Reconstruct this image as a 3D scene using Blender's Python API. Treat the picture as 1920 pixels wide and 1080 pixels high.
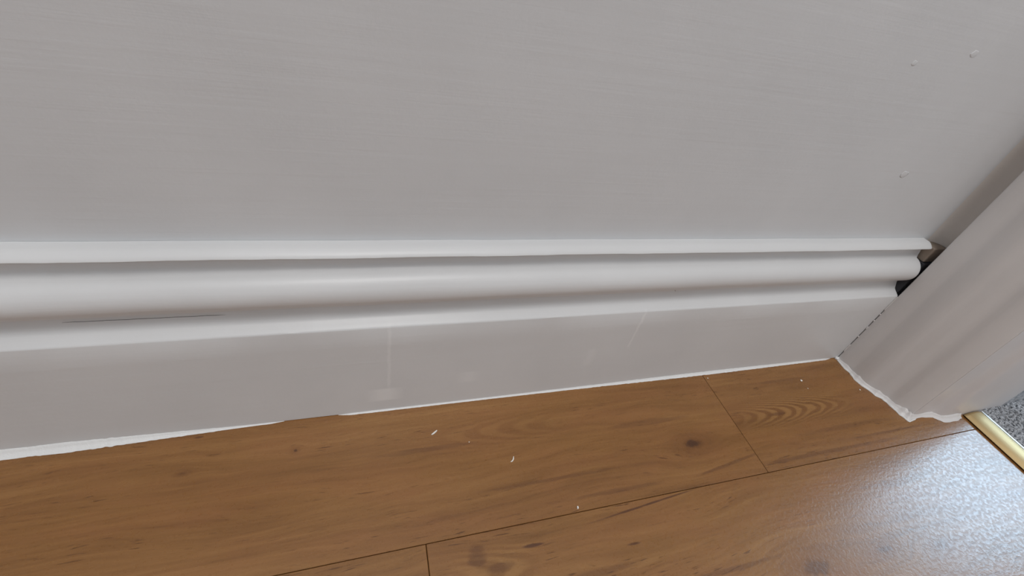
import bpy, bmesh, math, random
from mathutils import Matrix, Vector, noise
random.seed(7)
for o in list(bpy.data.objects): bpy.data.objects.remove(o)
scene = bpy.context.scene
COL = scene.collection

# ------------------------------------------------------------------ camera, world, lights, exposure
cd = bpy.data.cameras.new('camera'); cam = bpy.data.objects.new('camera', cd); COL.objects.link(cam)
cd.sensor_width = 36; cd.lens = 856.6 * 36 / 1920; cd.clip_start = 0.01
RX = (0.94992766, -0.25424687, 0.18164795)
RY = (-0.03668468, -0.66805246, -0.74320936)
RZ = (0.31030901, 0.69933143, -0.64392847)
cam.matrix_world = Matrix(((RX[0], -RY[0], -RZ[0], -0.46716), (RX[1], -RY[1], -RZ[1], -0.19885),
                           (RX[2], -RY[2], -RZ[2], 0.300), (0, 0, 0, 1)))
scene.camera = cam
w = bpy.data.worlds.new('world'); scene.world = w; w.use_nodes = True
bg = w.node_tree.nodes['Background']; bg.inputs[0].default_value = (0.985, 0.985, 1.0, 1); bg.inputs[1].default_value = 0.66
# daylight arriving through the window of the next room
ld = bpy.data.lights.new('window_daylight', 'AREA'); ld.shape = 'RECTANGLE'; ld.size = 0.74; ld.size_y = 0.76
ld.energy = 36.0; ld.color = (0.50, 0.76, 1.0)
lo = bpy.data.objects.new('window_daylight', ld); COL.objects.link(lo)
lo.location = (2.46, 0.14, 1.57); lo.rotation_euler = (0, math.radians(90), 0)
# added overhead fill, no fixture behind it, lifts the upward faces of the mouldings
cl = bpy.data.lights.new('overhead_fill', 'AREA'); cl.shape = 'DISK'; cl.size = 0.7; cl.energy = 18.5; cl.color = (1.0, 0.98, 0.96)
co = bpy.data.objects.new('overhead_fill', cl); COL.objects.link(co); co.location = (-0.42, -0.85, 2.15)
scene.view_settings.view_transform = 'Standard'; scene.view_settings.look = 'None'
scene.view_settings.gamma = 1; scene.view_settings.use_curve_mapping = False
scene.view_settings.exposure = 0.0

# ------------------------------------------------------------------ helpers
def link(name, me, mat=None, parent=None):
    o = bpy.data.objects.new(name, me); COL.objects.link(o)
    if mat: me.materials.append(mat)
    if parent: o.parent = parent
    return o
def from_bm(name, bm, mat, parent=None, smooth=False):
    bmesh.ops.recalc_face_normals(bm, faces=bm.faces)
    me = bpy.data.meshes.new(name); bm.to_mesh(me); bm.free()
    if smooth:
        for p in me.polygons: p.use_smooth = True
    return link(name, me, mat, parent)
def tag(o, label=None, cat=None, group=None, kind=None):
    for k, v in (('label', label), ('category', cat), ('group', group), ('kind', kind)):
        if v: o[k] = v
    return o
def box(name, a, b, mat, parent=None, bevel=0.0, seg=2):
    bm = bmesh.new(); bmesh.ops.create_cube(bm, size=1)
    for v in bm.verts:
        v.co = Vector([a[i] + (v.co[i] + .5) * (b[i] - a[i]) for i in range(3)])
    if bevel: bmesh.ops.bevel(bm, geom=list(bm.edges), offset=bevel, segments=seg, affect='EDGES', profile=.5)
    return from_bm(name, bm, mat, parent)
def loft(name, rings, mat, parent=None, caps=True, smooth=True, sharp=30):
    """rings: list of equally long lists of points"""
    n = len(rings[0]); vs = [p for r in rings for p in r]; fs = []
    for i in range(len(rings) - 1):
        for j in range(n):
            k = (j + 1) % n
            fs.append((i * n + j, i * n + k, (i + 1) * n + k, (i + 1) * n + j))
    if caps: fs += [tuple(range(n))[::-1], tuple((len(rings) - 1) * n + j for j in range(n))]
    me = bpy.data.meshes.new(name); me.from_pydata([tuple(v) for v in vs], [], fs); me.update()
    bm = bmesh.new(); bm.from_mesh(me); bmesh.ops.recalc_face_normals(bm, faces=bm.faces); bm.to_mesh(me); bm.free()
    if smooth:
        for p in me.polygons: p.use_smooth = True
        me.set_sharp_from_angle(angle=math.radians(sharp))
    return link(name, me, mat, parent)

class NT:
    def __init__(s, name):
        s.m = bpy.data.materials.new(name); s.m.use_nodes = True; s.t = s.m.node_tree; s.n = s.t.nodes
        s.b = s.n['Principled BSDF']; s.cc = None
    def node(s, ty, **kw):
        n = s.n.new(ty)
        for k, v in kw.items(): setattr(n, k, v)
        return n
    def put(s, sock, v):
        if isinstance(v, bpy.types.NodeSocket): s.t.links.new(v, sock)
        elif v is not None: sock.default_value = v
    def math(s, op, a, b=None, c=None, clamp=False):
        n = s.node('ShaderNodeMath', operation=op); n.use_clamp = clamp
        s.put(n.inputs[0], a); s.put(n.inputs[1], b); s.put(n.inputs[2], c); return n.outputs[0]
    def xyz(s):
        tc = s.node('ShaderNodeTexCoord'); sp = s.node('ShaderNodeSeparateXYZ')
        s.t.links.new(tc.outputs['Object'], sp.inputs[0]); return sp.outputs
    def vec(s, x, y, z=0.0):
        n = s.node('ShaderNodeCombineXYZ'); s.put(n.inputs[0], x); s.put(n.inputs[1], y); s.put(n.inputs[2], z); return n.outputs[0]
    def noise(s, v, scale=1.0, detail=3.0, rough=0.5, dist=0.0):
        n = s.node('ShaderNodeTexNoise'); s.put(n.inputs['Vector'], v); n.inputs['Scale'].default_value = scale
        n.inputs['Detail'].default_value = detail; n.inputs['Roughness'].default_value = rough
        n.inputs['Distortion'].default_value = dist; return n.outputs[0]
    def ramp(s, f, stops, interp='LINEAR'):
        n = s.node('ShaderNodeValToRGB'); n.color_ramp.interpolation = interp; e = n.color_ramp.elements
        while len(e) < len(stops): e.new(0.5)
        for q, (p, c) in zip(e, stops):
            q.position = p; q.color = (c, c, c, 1) if not isinstance(c, tuple) else (*c, 1)
        s.put(n.inputs[0], f); return n.outputs[0]
    def mix(s, f, a, b, mode='MIX'):
        n = s.node('ShaderNodeMix', data_type='RGBA', blend_type=mode)
        s.put(n.inputs[0], f)
        s.put(n.inputs[6], a if not isinstance(a, tuple) else (*a, 1)); s.put(n.inputs[7], b if not isinstance(b, tuple) else (*b, 1))
        return n.outputs[2]
    def bump(s, h, strength, dist):
        n = s.node('ShaderNodeBump'); n.inputs['Strength'].default_value = strength; n.inputs['Distance'].default_value = dist
        s.put(n.inputs['Height'], h); s.t.links.new(n.outputs[0], s.b.inputs['Normal']); return n
    def out(s, color=None, rough=None, metal=None, spec=None):
        s.put(s.b.inputs['Base Color'], color if not isinstance(color, tuple) else (*color, 1))
        s.put(s.b.inputs['Roughness'], rough); s.put(s.b.inputs['Metallic'], metal); s.put(s.b.inputs['Specular IOR Level'], spec)
        return s.m

# ------------------------------------------------------------------ materials
def paint(name, col, rough=0.45, along='x', amt=1.0, drips=False):
    t = NT(name); x, y, z = t.xyz()
    ax = t.math('ADD', x, 7.31); ay = t.math('ADD', y, 3.77); az = t.math('ADD', z, 1.23)
    if along == 'x': v1 = t.vec(t.math('MULTIPLY', ax, 6), t.math('MULTIPLY', ay, 60), t.math('MULTIPLY', az, 240))
    else: v1 = t.vec(t.math('MULTIPLY', ax, 160), t.math('MULTIPLY', ay, 160), t.math('MULTIPLY', az, 8))
    br = t.noise(v1, 1.0, 4, 0.6)
    bl = t.noise(t.vec(ax, ay, az), 14.0, 3, 0.55)
    c = t.mix(t.ramp(bl, [(0.3, 0.0), (0.7, 1.0)]), tuple(k * 0.965 for k in col), tuple(min(1, k * 1.02) for k in col))
    if drips:
        # dried runs and a rubbed patch on the flat of the board: x centre, half width, z low, z high, amount
        f = None
        for cx, hw, z0, z1, a in ((-0.4525, .0012, .026, .088, .35), (-0.455, .011, .012, .026, .55), (-0.396, .007, .024, .036, .3),
                                  (-0.269, .0012, .048, .088, .4), (-0.3, .004, .03, .05, .2)):
            n1 = t.noise(t.vec(x, 0.0, z), 160.0, 3, 0.6)
            dx = t.math('DIVIDE', t.math('ABSOLUTE', t.math('SUBTRACT', t.math('ADD', x, t.math('MULTIPLY', t.math('SUBTRACT', n1, .5), .004)), cx)), hw)
            mx = t.math('SUBTRACT', 1.3, dx, clamp=True)
            mz = t.math('DIVIDE', t.math('ABSOLUTE', t.math('SUBTRACT', z, (z0 + z1) / 2)), (z1 - z0) / 2)
            mz = t.math('MULTIPLY', t.math('SUBTRACT', 1.1, mz, clamp=True), 4.0, clamp=True)
            m = t.math('MULTIPLY', t.math('MULTIPLY', mx, mz), a)
            f = m if f is None else t.math('ADD', f, m, clamp=True)
        c = t.mix(f, c, (0.80, 0.80, 0.80))
    h = t.math('ADD', t.math('MULTIPLY', br, 1.0), t.math('MULTIPLY', t.noise(t.vec(ax, ay, az), 420.0, 2, 0.5), 0.25))
    t.bump(h, 0.35 * amt, 0.0006)
    return t.out(c, rough, None, 0.4)
M_wall = paint('painted_wall', (0.622, 0.632, 0.645), 0.55, amt=.65)
M_skirt = paint('skirting_gloss_paint', (0.640, 0.645, 0.650), 0.38, amt=.6, drips=True)
M_arch = paint('architrave_paint', (0.635, 0.615, 0.605), 0.42, along='z', amt=.8)
M_line = paint('lining_paint', (0.62, 0.60, 0.60), 0.40, along='z', amt=.6)
t = NT('sealant_white'); x, y, z = t.xyz(); t.bump(t.noise(t.vec(x, y, z), 500.0, 3, .6), .4, .0006); M_seal = t.out((0.74, 0.745, 0.74), 0.4)
t = NT('crumb_white'); M_crumb = t.out((0.85, 0.84, 0.80), 0.6)
t = NT('dark_gap'); M_dark = t.out((0.03, 0.03, 0.035), 0.9)
t = NT('hair_brown'); M_hair = t.out((0.12, 0.07, 0.05), 0.6)
t = NT('brass'); x, y, z = t.xyz()
n1 = t.noise(t.vec(t.math('MULTIPLY', x, 900), t.math('MULTIPLY', y, 30), t.math('MULTIPLY', z, 900)), 1.0, 3, .6)
t.bump(n1, .25, .0003)
M_brass = t.out(t.mix(n1, (0.50, 0.365, 0.18), (0.62, 0.47, 0.26)), 0.50, 1.0)
t = NT('polished_edge'); M_edge = t.out((0.97, 0.96, 0.92), 0.30, 1.0)
t = NT('carpet_grey'); x, y, z = t.xyz()
n1 = t.noise(t.vec(x, y, z), 260.0, 3, .7); n2 = t.noise(t.vec(x, y, z), 30.0, 3, .6)
c = t.mix(t.ramp(n2, [(.35, 0.0), (.65, 1.0)]), (0.22, 0.225, 0.24), (0.34, 0.355, 0.38))
t.b.inputs['Sheen Weight'].default_value = 0.5; t.b.inputs['Sheen Roughness'].default_value = 0.5
t.bump(n1, .6, .002); M_carpet = t.out(t.mix(t.ramp(n1, [(.3, 0.0), (.7, 1.0)]), c, t.mix(0.5, c, (.55, .56, .58))), 0.9)
t = NT('subfloor'); M_sub = t.out((0.05, 0.035, 0.022), 0.9)
t = NT('window_glass'); t.b.inputs['Transmission Weight'].default_value = 1; M_glass = t.out((1, 1, 1), 0.0)
M_upvc = NT('window_frame_white').out((0.8, 0.8, 0.8), 0.3)

def wood(name, seed, knots=(), arcs=(), streaks=(), tone=1.0):
    """knots: (x, y, rx, ry, dark); arcs: cathedral figure (x0, x1, yc, ry, k, spacing, shear); streaks: (x, y, rx, ry, dark)"""
    t = NT(name); x, y, z = t.xyz()
    sx = t.math('ADD', x, seed * 3.17); 
    warp = t.noise(t.vec(t.math('MULTIPLY', sx, 5.0), t.math('MULTIPLY', y, 22.0), seed), 1.0, 3, .55)
    yy = t.math('ADD', y, t.math('MULTIPLY', t.math('SUBTRACT', warp, .5), 0.030))
    # rings bend around each knot
    ks = []
    for kx, ky, rx, ry, dk in knots:
        nz = t.noise(t.vec(x, y, seed), 120.0, 3, .6)
        u = t.math('DIVIDE', t.math('SUBTRACT', x, kx), rx); v = t.math('DIVIDE', t.math('SUBTRACT', y, ky), ry)
        r2 = t.math('ADD', t.math('MULTIPLY', u, u), t.math('MULTIPLY', v, v))
        r2 = t.math('ADD', r2, t.math('MULTIPLY', t.math('SUBTRACT', nz, .5), .7))
        g = t.math('POWER', 2.718, t.math('MULTIPLY', r2, -0.30))
        yy = t.math('SUBTRACT', yy, t.math('MULTIPLY', t.math('MULTIPLY', g, v), ry * 1.0))
        ks.append((r2, dk))
    big = t.noise(t.vec(t.math('MULTIPLY', sx, 3.0), t.math('MULTIPLY', yy, 34.0), seed), 1.0, 3, .6)
    med = t.noise(t.vec(t.math('MULTIPLY', sx, 9.0), t.math('MULTIPLY', yy, 190.0), seed), 1.0, 4, .62)
    fin = t.noise(t.vec(t.math('MULTIPLY', sx, 26.0), t.math('MULTIPLY', yy, 900.0), seed), 1.0, 3, .6)
    gr = t.math('ADD', t.math('ADD', t.math('MULTIPLY', big, .40), t.math('MULTIPLY', med, .38)), t.math('MULTIPLY', fin, .22))
    T = lambda *c: (c[0] * tone * 1.02, c[1] * tone * .94, c[2] * tone * .68)
    c = t.ramp(gr, [(0.30, T(.125, .057, .022)), (0.43, T(.205, .100, .040)), (0.53, T(.255, .130, .055)), (0.70, T(.340, .190, .092))])
    # mottled redder / greener areas
    mo = t.noise(t.vec(t.math('MULTIPLY', sx, 16), t.math('MULTIPLY', y, 50), seed + 3), 1.0, 3, .6)
    c = t.mix(t.math('MULTIPLY', t.ramp(mo, [(.42, 0.0), (.68, 1.0)]), .35), c, T(.285, .130, .068))
    # fine open pores: short dark dashes
    po = t.noise(t.vec(t.math('MULTIPLY', sx, 75.0), t.math('MULTIPLY', yy, 1100.0), seed + 9), 1.0, 2, .5)
    pm = t.noise(t.vec(t.math('MULTIPLY', sx, 9.0), t.math('MULTIPLY', yy, 70.0), seed + 5), 1.0, 2, .5)
    pf = t.math('MULTIPLY', t.ramp(po, [(.62, 0.0), (.70, 1.0)]), t.ramp(pm, [(.45, 0.0), (.6, 1.0)]))
    c = t.mix(t.math('MULTIPLY', pf, .8), c, T(.075, .030, .012))
    for x0, x1, yc, ry, k, sp, sh, am in arcs:
        dy = t.math('SUBTRACT', t.math('ADD', y, t.math('MULTIPLY', t.math('SUBTRACT', warp, .5), 0.008)), yc)
        nz = t.noise(t.vec(x, y, seed + 7), 55.0, 2, .5)
        xs = t.math('ADD', t.math('ADD', x, t.math('MULTIPLY', dy, sh)), t.math('MULTIPLY', t.math('SUBTRACT', nz, .5), 0.014))
        s_ = t.math('ADD', xs, t.math('MULTIPLY', t.math('MULTIPLY', dy, dy), k))
        ring = t.math('ADD', t.math('MULTIPLY', t.math('SINE', t.math('MULTIPLY', s_, 6.2832 / sp)), .5), .5)
        cx, hx = (x0 + x1) / 2, (x1 - x0) / 2
        mx = t.math('SUBTRACT', 1.0, t.math('POWER', t.math('ABSOLUTE', t.math('DIVIDE', t.math('SUBTRACT', x, cx), hx)), 3.0), clamp=True)
        my = t.math('SUBTRACT', 1.0, t.math('POWER', t.math('ABSOLUTE', t.math('DIVIDE', dy, ry)), 2.0), clamp=True)
        m = t.math('MULTIPLY', mx, my)
        c = t.mix(t.math('MULTIPLY', m, am), c, t.mix(t.ramp(ring, [(.25, 0.0), (.8, 1.0)]), T(.155, .070, .027), T(.345, .195, .090)))
    for kx, ky, rx, ry, dk, *sl in streaks:
        nz = t.noise(t.vec(t.math('MULTIPLY', x, 60), t.math('MULTIPLY', y, 300), seed), 1.0, 3, .6)
        dx_ = t.math('SUBTRACT', x, kx); dy_ = t.math('SUBTRACT', y, ky)
        if sl: dy_ = t.math('SUBTRACT', dy_, t.math('MULTIPLY', dx_, sl[0]))
        u = t.math('DIVIDE', dx_, rx); v = t.math('DIVIDE', dy_, ry)
        r2 = t.math('ADD', t.math('MULTIPLY', u, u), t.math('MULTIPLY', v, v))
        r2 = t.math('ADD', r2, t.math('MULTIPLY', t.math('SUBTRACT', nz, .5), 1.0 if sl else 1.6))
        c = t.mix(t.math('MULTIPLY', t.ramp(r2, [(0.1, 1.0), (1.0, 0.0)], 'EASE'), dk), c, T(.085, .034, .020))
    for r2, dk in ks:
        ring = t.math('ADD', t.math('MULTIPLY', t.math('SINE', t.math('MULTIPLY', t.math('SQRT', t.math('MAXIMUM', r2, 0.0)), 11.0)), .5), .5)
        halo = t.math('POWER', 2.718, t.math('MULTIPLY', t.math('MAXIMUM', r2, 0.0), -0.9))
        c = t.mix(t.math('MULTIPLY', halo, .55 * dk + .2), c, t.mix(t.math('MULTIPLY', ring, .4), T(.135, .058, .026), T(.235, .105, .045)))
        c = t.mix(t.math('MULTIPLY', t.ramp(t.math('MULTIPLY', r2, 5.0), [(0.1, 1.0), (1.0, 0.0)], 'EASE'), dk), c, T(.060, .026, .016))
    # embossed wear layer: soft pits and flecks plus faint grain lines
    e1 = t.noise(t.vec(t.math('MULTIPLY', x, 620), t.math('MULTIPLY', y, 800), seed), 1.0, 2, .5)
    e2 = t.noise(t.vec(t.math('MULTIPLY', x, 330), t.math('MULTIPLY', y, 420), seed), 1.0, 2, .5)
    e3 = t.noise(t.vec(t.math('MULTIPLY', x, 12), t.math('MULTIPLY', y, 16), seed), 1.0, 2, .5)
    h = t.math('ADD', t.math('ADD', e1, t.math('MULTIPLY', t.ramp(e2, [(.40, 0.0), (.52, 1.0)]), .5)), t.math('MULTIPLY', fin, .4))
    h = t.math('ADD', h, t.math('MULTIPLY', e3, 2.0))
    t.bump(h, 0.31, 0.00013)
    rough = t.ramp(e2, [(.35, .34), (.65, .26)])
    return t.out(c, rough, None, .55)

# ------------------------------------------------------------------ room shell
T_SK = 0.018            # skirting thickness; its face is the plane y = 0
XW = 0.020              # room face of the wall that holds the doorway
XE = 0.147              # far face of that wall
YJ = -0.074             # door lining, this side
YK = -0.900             # door lining, other side
box('wall_back', (-1.62, T_SK, -0.01), (XW, T_SK + .10, 2.4), M_wall)['kind'] = 'structure'
wall_back = bpy.data.objects['wall_back']
wr = box('wall_right', (XW, YJ + .030, -0.01), (XE, T_SK + .10, 2.4), M_wall); wr['kind'] = 'structure'
wl = box('blocker_wall_left', (-1.62, -2.2, -0.01), (-1.52, T_SK, 2.4), M_wall); wl['kind'] = 'structure'  # unseen wall added to cut ambient light from the left
box('wall_end', (XW, -2.2, -0.01), (XE, YK - .030, 2.4), M_wall, wr)
box('header', (XW, YK - .030, 2.03), (XE, YJ + .030, 2.4), M_wall, wr)

# small lumps under the paint of the wall
def nib(x, z, r, h):
    bm = bmesh.new(); bmesh.ops.create_icosphere(bm, subdivisions=3, radius=1)
    for v in bm.verts:
        k = 1 + .35 * noise.noise(v.co * 1.6 + Vector((x * 90, 0, z * 70)))
        v.co = Vector((x + v.co.x * r * k * 1.3, T_SK + v.co.y * h, z + v.co.z * r * k))
    from_bm('paint_lump', bm, M_wall, wall_back, True)
for q in ((-0.087, 0.1985, .0026, .00028), (-.1105, .278, .0022, .0002), (-.153, .268, .0016, .0002), (-.325, .300, .0010, .0003)):
    nib(*q)

# ------------------------------------------------------------------ floor: boards laid parallel to the skirting
floor = box('floor', (-1.519, -2.2, -0.012), (0.098, 0.017, -0.0045), M_sub); floor['kind'] = 'structure'
G = 0.0002
SEAM = -0.0966; PW = 0.180
def plank(x0, x1, y0, y1, mat, bev=0.0003):
    return box('plank', (x0 + G, y0 + G, -0.0045), (x1 - G, y1 - G, 0.0), mat, floor, bev, 1)
XB, XA = -0.1718, -0.4368
m_a = wood('oak_board_left', 1.0,
           knots=((-0.2218, -0.0641, .017, .0085, .85), (-0.5133, -0.0233, .0030, .0024, .75), (-0.5764, -0.0284, .0050, .0022, .45)),
           arcs=((-0.43, -0.32, -0.030, .015, -420.0, .026, .8, .22),),
           streaks=((-.20, -.0845, .045, .0016, .5, .13), (-.4297, -.036, .045, .0025, .35), (-.250, -.040, .05, .003, .35), (-.572, -.0045, .0035, .0012, .7), (-.34, -.072, .07, .0016, .4), (-.30,-.088,.05,.002,.4)))
m_b = wood('oak_board_corner', 2.3, tone=.98,
           arcs=((-0.170, -0.030, -0.0475, .0165, 330.0, .0145, 1.15, .55),),
           streaks=((-.124, -.0505, .012, .0022, .55), (-.09, -.018, .05, .0020, .35), (-.06, -.072, .08, .003, .35), (-.10, -.090, .10, .0022, .45), (-.02, -.0835, .06, .0014, .4)))
m_c = wood('oak_board_front', 4.1,  tone=.98,
           knots=((-0.1851, -0.1618, .026, .012, .42), (-0.0700, -0.170, .018, .008, .25), (-.120, -.163, .014, .004, .35)),
           arcs=((-.425, -.37, -.120, .018, 300.0, .026, 0., .4),),
           streaks=((-.3721, -.1104, .0085, .0014, .9), (-.3059, -.1225, .0065, .0010, .8), (-.285, -.1010, .052, .0009, .85, .085), (-.408, -.110, .007, .009, .5), (-.395, -.118, .010, .004, .4),
                    (-.33, -.133, .03, .003, .35), (-.25, -.150, .05, .002, .4)))
m_d = wood('oak_board_front_left', 6.6)
m_e = [wood('oak_board_%s' % n, s) for n, s in (('plain', 9.2), ('warm', 12.7))]
plank(-1.38, XB, SEAM, 0.0165, m_a); plank(XB, 0.0975, SEAM, 0.0165, m_b)
plank(-1.519, XA, SEAM - PW, SEAM, m_d); plank(XA, 0.0975, SEAM - PW, SEAM, m_c)
plank(-1.519, -1.38, SEAM, 0.0165, m_e[0])
for r in range(2, 10):
    y1 = SEAM - PW * (r - 1); y0 = y1 - PW; xs = [-1.519] + [q for q in (-1.519 + .35 * ((r * 5) % 7) + .3 + i * 1.2 for i in range(3)) if q < -.1] + [0.0975]
    for i in range(len(xs) - 1): plank(xs[i], xs[i + 1], max(y0, -2.2), y1, m_e[(i + r) % 2])

# ------------------------------------------------------------------ skirting board: profile (distance back from face, height) in mm
def arc(cx, cz, r, a0, a1, n):
    return [(cx - r * math.cos(math.radians(a0 + (a1 - a0) * i / n)), cz + r * math.sin(math.radians(a0 + (a1 - a0) * i / n))) for i in range(n + 1)]
prof = [(17.9, 0.2), (0.6, 0.2), (0, 0.8), (0, 20), (0, 45), (0, 70), (0, 87.2), (0.25, 87.9), (0.9, 88.4), (3.0, 89.6), (5.6, 91.0), (6.9, 92.0), (7.7, 93.3), (8.6, 96.0), (9.2, 99.5)]
prof += arc(12.0, 113.0, 12.0, -72, 84, 20)
prof += [(12.2, 126.2), (13.0, 127.6), (13.2, 130), (12.4, 132.4), (10.6, 134.6), (8.4, 136.0), (6.9, 136.7), (6.6, 137.2), (6.9, 137.8), (8.4, 139.0), (10.4, 140.2), (12.4, 140.9), (15.0, 140.8), (17.9, 140.9)]
def sk_ring(x, endf=0.0):
    out = []
    for d, z in prof:
        # paint has an uneven, hand-brushed edge
        wob = 0.00022 * noise.noise(Vector((x * 22, z * .04, 0))) + 0.00012 * noise.noise(Vector((x * 120, z * .09, 4)))
        k = 1.0
        if z > 92.5:   # moulding shrinks where it stops short of the casing
            zc = 113 if z < 126 else 138
            k = math.sqrt(max(0.0, 1 - endf * endf))
            dd = 13.5 + (d - 13.5) * (k if d < 13.5 else 1); zz = zc + (z - zc) * (.35 + .65 * k)
        else: dd, zz = d, z
        out.append((x, dd / 1000 + (wob if 0 < d < 17 and z > 80 else 0), zz / 1000 + (wob if z > 86 else 0)))
    return out
xs = [-1.519, -1.4, -1.2, -1.0, -.9] + [-0.85 + .006 * i for i in range(140)]
xs = [x for x in xs if x < -0.0045]
rings = [sk_ring(x) for x in xs]
for i in range(9):
    a = i / 8; rings.append(sk_ring(-0.0040 + 0.0050 * math.sin(a * math.pi / 2), (1 - math.cos(a * math.pi / 2)) * .85))
bb = loft('baseboard_back', rings, M_skirt, sharp=38); bb['kind'] = 'structure'
M_raw = NT('raw_edge').out((.27, .215, .17), .9)
box('raw_and_shaded_gap', (.0030, .0060, .1230), (XW - .0002, T_SK - .0002, .1375), M_raw, bb, .001)
box('raw_and_shaded_gap', (.0012, .0030, .0900), (XW - .0002, T_SK - .0002, .1229), M_dark, bb)  # near-black block paints in the shade of the lower recess
# filler down the internal corner; its brown tint paints in the corner shadow
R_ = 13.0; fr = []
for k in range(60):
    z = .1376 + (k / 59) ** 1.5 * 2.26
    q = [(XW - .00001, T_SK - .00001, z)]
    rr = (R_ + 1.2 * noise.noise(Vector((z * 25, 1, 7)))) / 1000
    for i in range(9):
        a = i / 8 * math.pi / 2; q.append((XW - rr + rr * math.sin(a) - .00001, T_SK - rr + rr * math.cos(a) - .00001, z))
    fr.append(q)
loft('corner_filler', fr, paint('shade_tinted_filler', (.66, .615, .575), .6), wall_back, sharp=50)
for z0, z1 in ((.0115, .0215), (.0330, .0345), (.0450, .0480), (.0555, .0570), (.0640, .0655), (.0705, .0875)):
    box('paint_bridge', (-.0004, -.0012, z0), (.0030, .00005, z1), M_arch, bb, .0003, 1)
# a stray brown hair stuck in the gloss
def tube(name, pts, r, mat, parent=None, n=6, taper=True):
    rg = []
    for i, p in enumerate(pts):
        p = Vector(p); d = (Vector(pts[min(i + 1, len(pts) - 1)]) - Vector(pts[max(i - 1, 0)])).normalized()
        a = d.cross(Vector((.3, .2, .9))).normalized(); b = d.cross(a)
        rr = r * (.35 if taper and i in (0, len(pts) - 1) else 1)
        rg.append([p + (a * math.cos(k * 2 * math.pi / n) + b * math.sin(k * 2 * math.pi / n)) * rr for k in range(n)])
    return loft(name, rg, mat, parent)

# ------------------------------------------------------------------ architrave (casing) profile: (y, x) in mm, room side first
apr = [(-0.3, XW * 1000), (-0.35, 1.0), (-0.7, 0.35), (-1.6, 0.05), (-6, 0), (-14, .5), (-17, 1.3), (-20, 1.0), (-25, .2), (-31, 0.3), (-34.5, 1.1), (-37.5, 2.6), (-41, 4.6),
       (-45, 6.0), (-49, 8.4), (-52, 10.6), (-55, 11.4), (-58, 11.4), (-61, 12.0), (-65, 13.6), (-68.5, 15.4), (-71.0, 17.2), (-72.6, 18.6), (-73.2, 19.6), (-73.4, XW * 1000)]
def arch_ring(z):
    return [(x / 1000 + (0.0005 * noise.noise(Vector((y * .06, z * 7, 2))) if x < 19 else 0), y / 1000, z) for y, x in apr]
zs = [0.0004] + [0.01 * i for i in range(1, 40)] + [.5, .8, 1.2, 1.6, 2.03]
tr = loft('trim_1', [arch_ring(z) for z in zs], M_arch, sharp=50); tr['kind'] = 'structure'
mir = [[(x, YJ + YK - y, z) for (x, y, z) in arch_ring(z_)] for z_ in (0.0004, 1.0, 2.03)]
loft('trim_2', mir, M_arch, sharp=50)['kind'] = 'structure'
box('trim_3', (0.002, YK - .075, 2.031), (XW, YJ + .075, 2.105), M_arch, None, .003)['kind'] = 'structure'

# door lining with planted stop
dl = box('door_1', (XW + .0002, YJ, 0.0003), (XE, YJ + .0298, 2.03), M_line, None, .001); dl['kind'] = 'structure'
sp_ = [(42.5, -74.0), (44.5, -74.3), (46.8, -75.4), (49.0, -77.2), (51.2, -79.2), (53.5, -80.3), (56.5, -80.8), (60, -81.0), (100, -81.0), (142, -80.9), (145.5, -80.2), (146.9, -78.5), (147, -74.0)]
loft('stop', [[(x / 1000, y / 1000, z) for x, y in sp_] for z in (.0003, .1, .4, 2.0)], M_line, dl, sharp=60)
box('lining', (XW + .0002, YK - .0298, 0.0003), (XE, YK, 2.03), M_line, dl, .001)
box('stop', (0.050, YK + .0001, 0.0003), (XE - .002, YK + .0135, 2.0), M_line, dl, .0018)
box('head', (XW + .0002, YK, 2.0), (XE, YJ, 2.0298), M_line, dl, .001)

# ------------------------------------------------------------------ sealant beads
def bead(name, path, normals, radii, mat, parent):
    rg = []
    for p, n, r in zip(path, normals, radii):
        x, y = p; nx, ny = n; q = []
        for a, b in ((-.15, 1.0), (.10, .92), (.28, .58), (.52, .30), (.90, .13), (1.0, 0.03), (.6, 0.0), (-.15, 0.0)):
            q.append((x + nx * a * r, y + ny * a * r, max(b * r * 1.05, 0.0) + .00005))
        rg.append(q)
    return loft(name, rg, mat, parent, sharp=80)
def run(x0, x1, rf, step=.0012):
    n = int((x1 - x0) / step); P, N, Rr = [], [], []
    for i in range(n + 1):
        x = x0 + (x1 - x0) * i / n; P.append((x, 0.0003)); N.append((0, -1)); 
        wob = 1 + .13 * noise.noise(Vector((x * 60, 1, 0))) + .16 * noise.noise(Vector((x * 350, 5, 0)))
        e = min(1, min(i, n - i) / 8 + .15)
        Rr.append(max(.0002, rf(x) * wob * e))
    return P, N, Rr
bead('sealant_bead', *run(-1.3, -0.522, lambda x: max(.0011, min(.0046, .0011 + (-.540 - x) * .036))), M_seal, bb)
bead('sealant_bead', *run(-0.487, -0.0085, lambda x: .0014 + .0011 * math.exp(-((x + .17) / .12) ** 2)), M_seal, bb)
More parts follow.
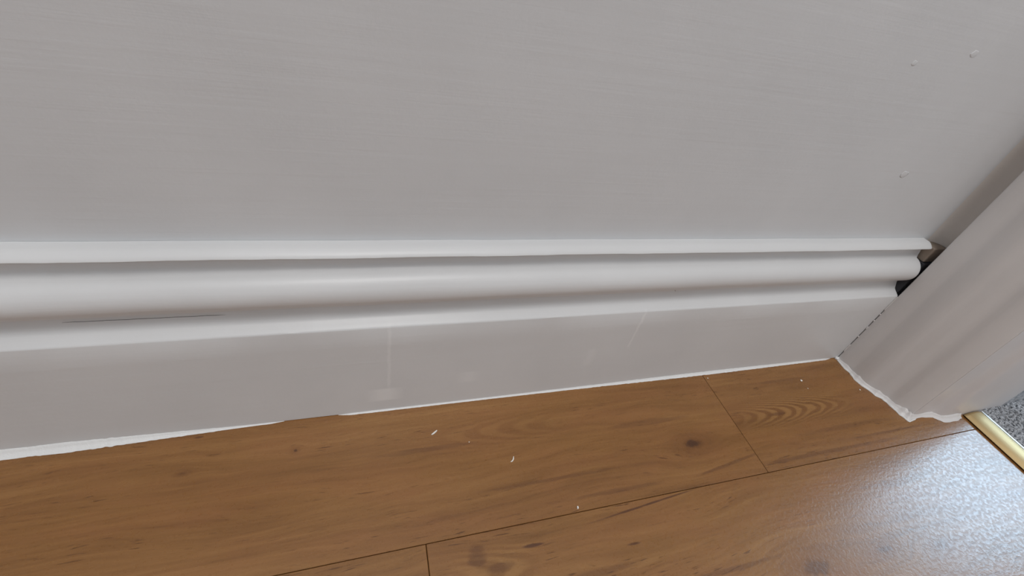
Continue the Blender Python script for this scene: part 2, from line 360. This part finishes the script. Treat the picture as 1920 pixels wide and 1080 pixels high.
# bead around the foot of the casing
foot = [(-.2, -.6), (0, -6), (0, -14), (.6, -20), (.3, -27), (.9, -34), (3.6, -39.5), (6.5, -45.5), (10.0, -51), (11.4, -57), (13.6, -64), (14.8, -70), (15.6, -73.5),
        (22, -74), (31, -74), (40, -74.4), (46.0, -75.0), (49.5, -77.6), (53.5, -80.3), (60, -81.0), (70, -81.0), (82, -81.0)]
rad = [1.2, 2.0, 3.2, 2.6, 4.2, 3.8, 3.0, 4.6, 3.6, 3.4, 4.6, 5.6, 5.4, 3.4, 2.4, 3.0, 3.6, 3.8, 4.6, 5.0, 4.6, 3.4]
P, N, Rr = [], [], []
for i in range(len(foot) - 1):
    for k in range(5):
        f_ = k / 5; P.append(((foot[i][0] + (foot[i + 1][0] - foot[i][0]) * f_) / 1000, (foot[i][1] + (foot[i + 1][1] - foot[i][1]) * f_) / 1000))
        Rr.append((rad[i] + (rad[i + 1] - rad[i]) * f_) / 1000 * (1 + .22 * noise.noise(Vector((i + f_, 3.3, 0)) * 1.7)))
for i in range(len(P)):
    a, b = P[max(0, i - 5)], P[min(len(P) - 1, i + 5)]; d = Vector((b[0] - a[0], b[1] - a[1])).normalized(); N.append((d.y, -d.x))
bead('sealant_bead', P, N, Rr, M_seal if False else M_arch, tr)
# thin brighter ridge of filler along the outer edge of that bead
rg = []
for i in range(0, 66):
    r = Rr[i] * .95; px, py = P[i][0] + N[i][0] * r, P[i][1] + N[i][1] * r
    q = .00075 + .0004 * noise.noise(Vector((i * .33, 8, 1)))
    rg.append([(px + N[i][0] * q * math.cos(a), py + N[i][1] * q * math.cos(a), .0002 + q * max(0, math.sin(a)) * 1.4) for a in (0, .6, 1.2, 1.9, 2.6, 3.14)])
loft('sealant_ridge', rg, M_seal, tr, sharp=80)
# lump of filler at the corner where skirting, casing and floor meet
bm = bmesh.new(); bmesh.ops.create_icosphere(bm, subdivisions=3, radius=1)
for v in bm.verts:
    k = 1 + .5 * noise.noise(v.co * 1.8); v.co = Vector((-.0012 + v.co.x * .0022 * k, -.0012 + v.co.y * .0020 * k, .0012 + v.co.z * .0016 * k))
from_bm('filler_lump', bm, M_seal, bb, True)

# ------------------------------------------------------------------ brass threshold strip
bpr = [(88.5, 0.1), (88.0, 1.3), (84.6, 1.4), (84.1, 1.7), (85.2, 2.2), (87.2, 3.6), (90.0, 4.7), (93.4, 5.4), (97, 5.6), (100.6, 5.5), (103.6, 5.0), (105.6, 4.3), (106.0, 4.0), (108.8, 1.6), (109.2, .1)]
y0, y1 = YJ - .0074, YK + .014
def bar_ring(y, k):
    return [((96.5 + (x - 96.5) * (.75 + .25 * k)) / 1000, y, z / 1000 * k) for x, z in bpr]
rg = [bar_ring(y0 - .0030 * (1 - math.cos(a * math.pi / 10)), .25 + .75 * math.sin(a * math.pi / 10)) for a in range(6)] + [bar_ring(y, 1) for y in (-.12, -.2, -.5, y1)]
ts = bpy.data.objects.new('threshold_strip', None); COL.objects.link(ts); ts.location = (.0965, y0, 0)
tag(ts, 'brass door threshold strip between the wooden floor and the grey carpet', 'threshold strip')
b_ = loft('cover_bar', rg, M_brass, None, sharp=60); b_.parent = ts; b_.matrix_parent_inverse = Matrix.Translation(-ts.location)
lip = [[(x / 1000, y, z / 1000) for x, z in ((106.2, 4.4), (107.7, 4.7), (110.2, 3.2), (110.4, .2), (109.4, .2), (109.2, 1.6))] for y in (y0 - .0015, -.2, y1)]
l_ = loft('carpet_edge', lip, M_edge, None, smooth=False); l_.parent = ts; l_.matrix_parent_inverse = Matrix.Translation(-ts.location); l_['label'] = 'shiny raised edge on the carpet side'

# ------------------------------------------------------------------ carpet of the next room
cb = bpy.data.objects.new('carpet', None)
bm = bmesh.new()
NX, NY = 90, 120
bmesh.ops.create_grid(bm, x_segments=NX, y_segments=NY, size=.5)
for v in bm.verts:
    x = .1105 + (v.co.x + .5) * 2.38; y = -1.9 + (v.co.y + .5) * 3.8; v.co = Vector((x, y, .0005))
bmesh.ops.delete(bm, geom=[f for f in bm.faces if f.calc_center_median().x < XE + .02 and not (YK < f.calc_center_median().y < YJ - .005)], context='FACES')
rnd = random.Random(5)
x = .1125
while x < .36:
    y = YJ - .0085
    while y > -.42:
        for lim in (0,):
            cx, cy = x + rnd.uniform(-.0008, .0008), y + rnd.uniform(-.0008, .0008)
            h = .0044 + rnd.uniform(0, .0004) + .0010 * noise.noise(Vector((cx * 30, cy * 30, 0))); r = rnd.uniform(.0015, .0019); a0 = rnd.uniform(0, 6.28)
            ln = (rnd.uniform(-.0015, .0015), rnd.uniform(-.0015, .0015))
            bot = [bm.verts.new((cx + r * math.cos(a0 + k * 1.571), cy + r * math.sin(a0 + k * 1.571), .0004)) for k in range(4)]
            top = [bm.verts.new((cx + ln[0] + r * .75 * math.cos(a0 + k * 1.571), cy + ln[1] + r * .75 * math.sin(a0 + k * 1.571), h * .85)) for k in range(4)]
            tip = bm.verts.new((cx + ln[0] * 1.2, cy + ln[1] * 1.2, h))
            for k in range(4):
                j = (k + 1) % 4; bm.faces.new((bot[k], bot[j], top[j], top[k])); bm.faces.new((top[k], top[j], tip))
        y -= .0028
    x += .0028
# beyond the wall the carpet also runs behind it
x = XE + .003
while x < .36:
    y = YJ - .0085
    while y < .12:
        cx, cy = x + rnd.uniform(-.0008, .0008), y + rnd.uniform(-.0008, .0008); h = .0045 + rnd.uniform(0, .0018); r = .0015
        bot = [bm.verts.new((cx + r * math.cos(k * 1.571), cy + r * math.sin(k * 1.571), .0004)) for k in range(4)]
        tip = bm.verts.new((cx + rnd.uniform(-.0015, .0015), cy, h))
        for k in range(4): bm.faces.new((bot[k], bot[(k + 1) % 4], tip))
        y += .003
    x += .003
me = bpy.data.meshes.new('carpet'); bm.to_mesh(me); bm.free()
ca = link('carpet', me, M_carpet)
tag(ca, 'grey pile carpet of the next room beyond the brass strip', 'carpet', kind='stuff')
box('subfloor', (.098, -2.2, -0.012), (2.5, 2.0, -0.0002), M_sub, floor)

# ------------------------------------------------------------------ far wall of the next room with its window
WY0, WY1, WZ0, WZ1 = -.24, .52, 1.19, 1.95; XF = 2.40
wf = box('wall_far', (XF, -2.2, -.01), (XF + .12, 2.0, WZ0), M_wall); wf['kind'] = 'structure'
box('upper_wall', (XF, -2.2, WZ1), (XF + .12, 2.0, 2.4), M_wall, wf)
box('side_wall', (XF, -2.2, WZ0), (XF + .12, WY0, WZ1), M_wall, wf)
box('side_wall', (XF, WY1, WZ0), (XF + .12, 2.0, WZ1), M_wall, wf)
wn = box('window_1', (XF + .03, WY0, WZ0), (XF + .05, WY0 + .03, WZ1), M_upvc, None, .002); wn['kind'] = 'structure'
box('frame', (XF + .03, WY1 - .03, WZ0), (XF + .05, WY1, WZ1), M_upvc, wn, .002)
box('frame', (XF + .03, WY0 + .03, WZ0), (XF + .05, WY1 - .03, WZ0 + .03), M_upvc, wn, .002)
box('frame', (XF + .03, WY0 + .03, WZ1 - .03), (XF + .05, WY1 - .03, WZ1), M_upvc, wn, .002)

# ------------------------------------------------------------------ crumbs and the hair
def crumb(pts, wdt, thk, label, mat=M_crumb, group=None):
    rg = []
    for i, (x, y) in enumerate(pts):
        a, b = pts[max(0, i - 1)], pts[min(len(pts) - 1, i + 1)]; d = Vector((b[0] - a[0], b[1] - a[1])).normalized(); nx, ny = -d.y, d.x
        e = .55 if i in (0, len(pts) - 1) else 1.0; hw = wdt / 2 * e
        lift = .00005 + (.0002 if 0 < i < len(pts) - 1 else 0)
        rg.append([(x + nx * s * hw, y + ny * s * hw, lift + z * thk) for s, z in ((-1, .0), (1, 0), (1.05, .5), (.6, 1), (-.6, 1), (-1.05, .5))])
    o = loft('plaster_crumb', rg, mat, None, sharp=50); tag(o, label, 'crumb', group); return o
CR = [
 ([(-.4242, -.0253), (-.4228, -.0247), (-.4212, -.0236), (-.4199, -.0225)], .0011, .0008, 'white sliver of plaster on the board nearest the skirting, left of the other bent sliver'),
 ([(-.3722, -.0547), (-.3708, -.0543), (-.3698, -.0530), (-.3692, -.0512)], .0009, .0007, 'thin hooked white sliver of plaster in the middle of the wooden board'),
 ([(-.3354, -.0947), (-.3352, -.0939), (-.3350, -.0930)], .0012, .0009, 'short white grain of plaster just above the long seam between boards'),
]
for a in CR: crumb(*a)
def speck(x, y, r, label):
    bm = bmesh.new(); bmesh.ops.create_icosphere(bm, subdivisions=2, radius=1)
    for v in bm.verts:
        k = 1 + .5 * noise.noise(v.co * 1.5 + Vector((x * 500, y * 500, 0))); v.co = Vector((x + v.co.x * r * k, y + v.co.y * r * k, r * .45 + v.co.z * r * .45))
    tag(from_bm('plaster_speck', bm, M_crumb, None, True), label, 'speck')
speck(-.0684, -.0212, .0011, 'largest pale speck on the floor below the skirting near the corner')
speck(-.0683, -.0302, .0005, 'tiny pale speck just in front of the largest speck near the corner')
speck(-.0091, -.0394, .0007, 'small pale speck on the floor close to the foot of the door casing')
speck(-.1685, -.0060, .0005, 'tiny pale speck against the skirting sealant above the board end joint')
speck(-.3985, -.0350, .0004, 'minute pale speck between the two bent white slivers on the board')
def surf(d0, z0): return (d0 / 1000 - .0002, z0 / 1000)
hp = [(-.2555, 1.4, 108.6), (-.2535, 1.6, 108.0), (-.2517, 2.2, 106.6), (-.2505, 2.9, 105.2), (-.2500, 3.4, 104.4)]
cr = [(-.612 + .0045 * i, .0089 - .0004, .0972 + .00012 * math.sin(i * 1.9)) for i in range(17)]
tube('paint_crack', cr, .00009, M_dark, bb)
h = tube('stray_hair', [(x, d / 1000 - .0003, z / 1000) for x, d, z in hp], .00016, M_hair)
tag(h, 'short curved brown hair stuck to the rounded moulding of the skirting', 'hair')
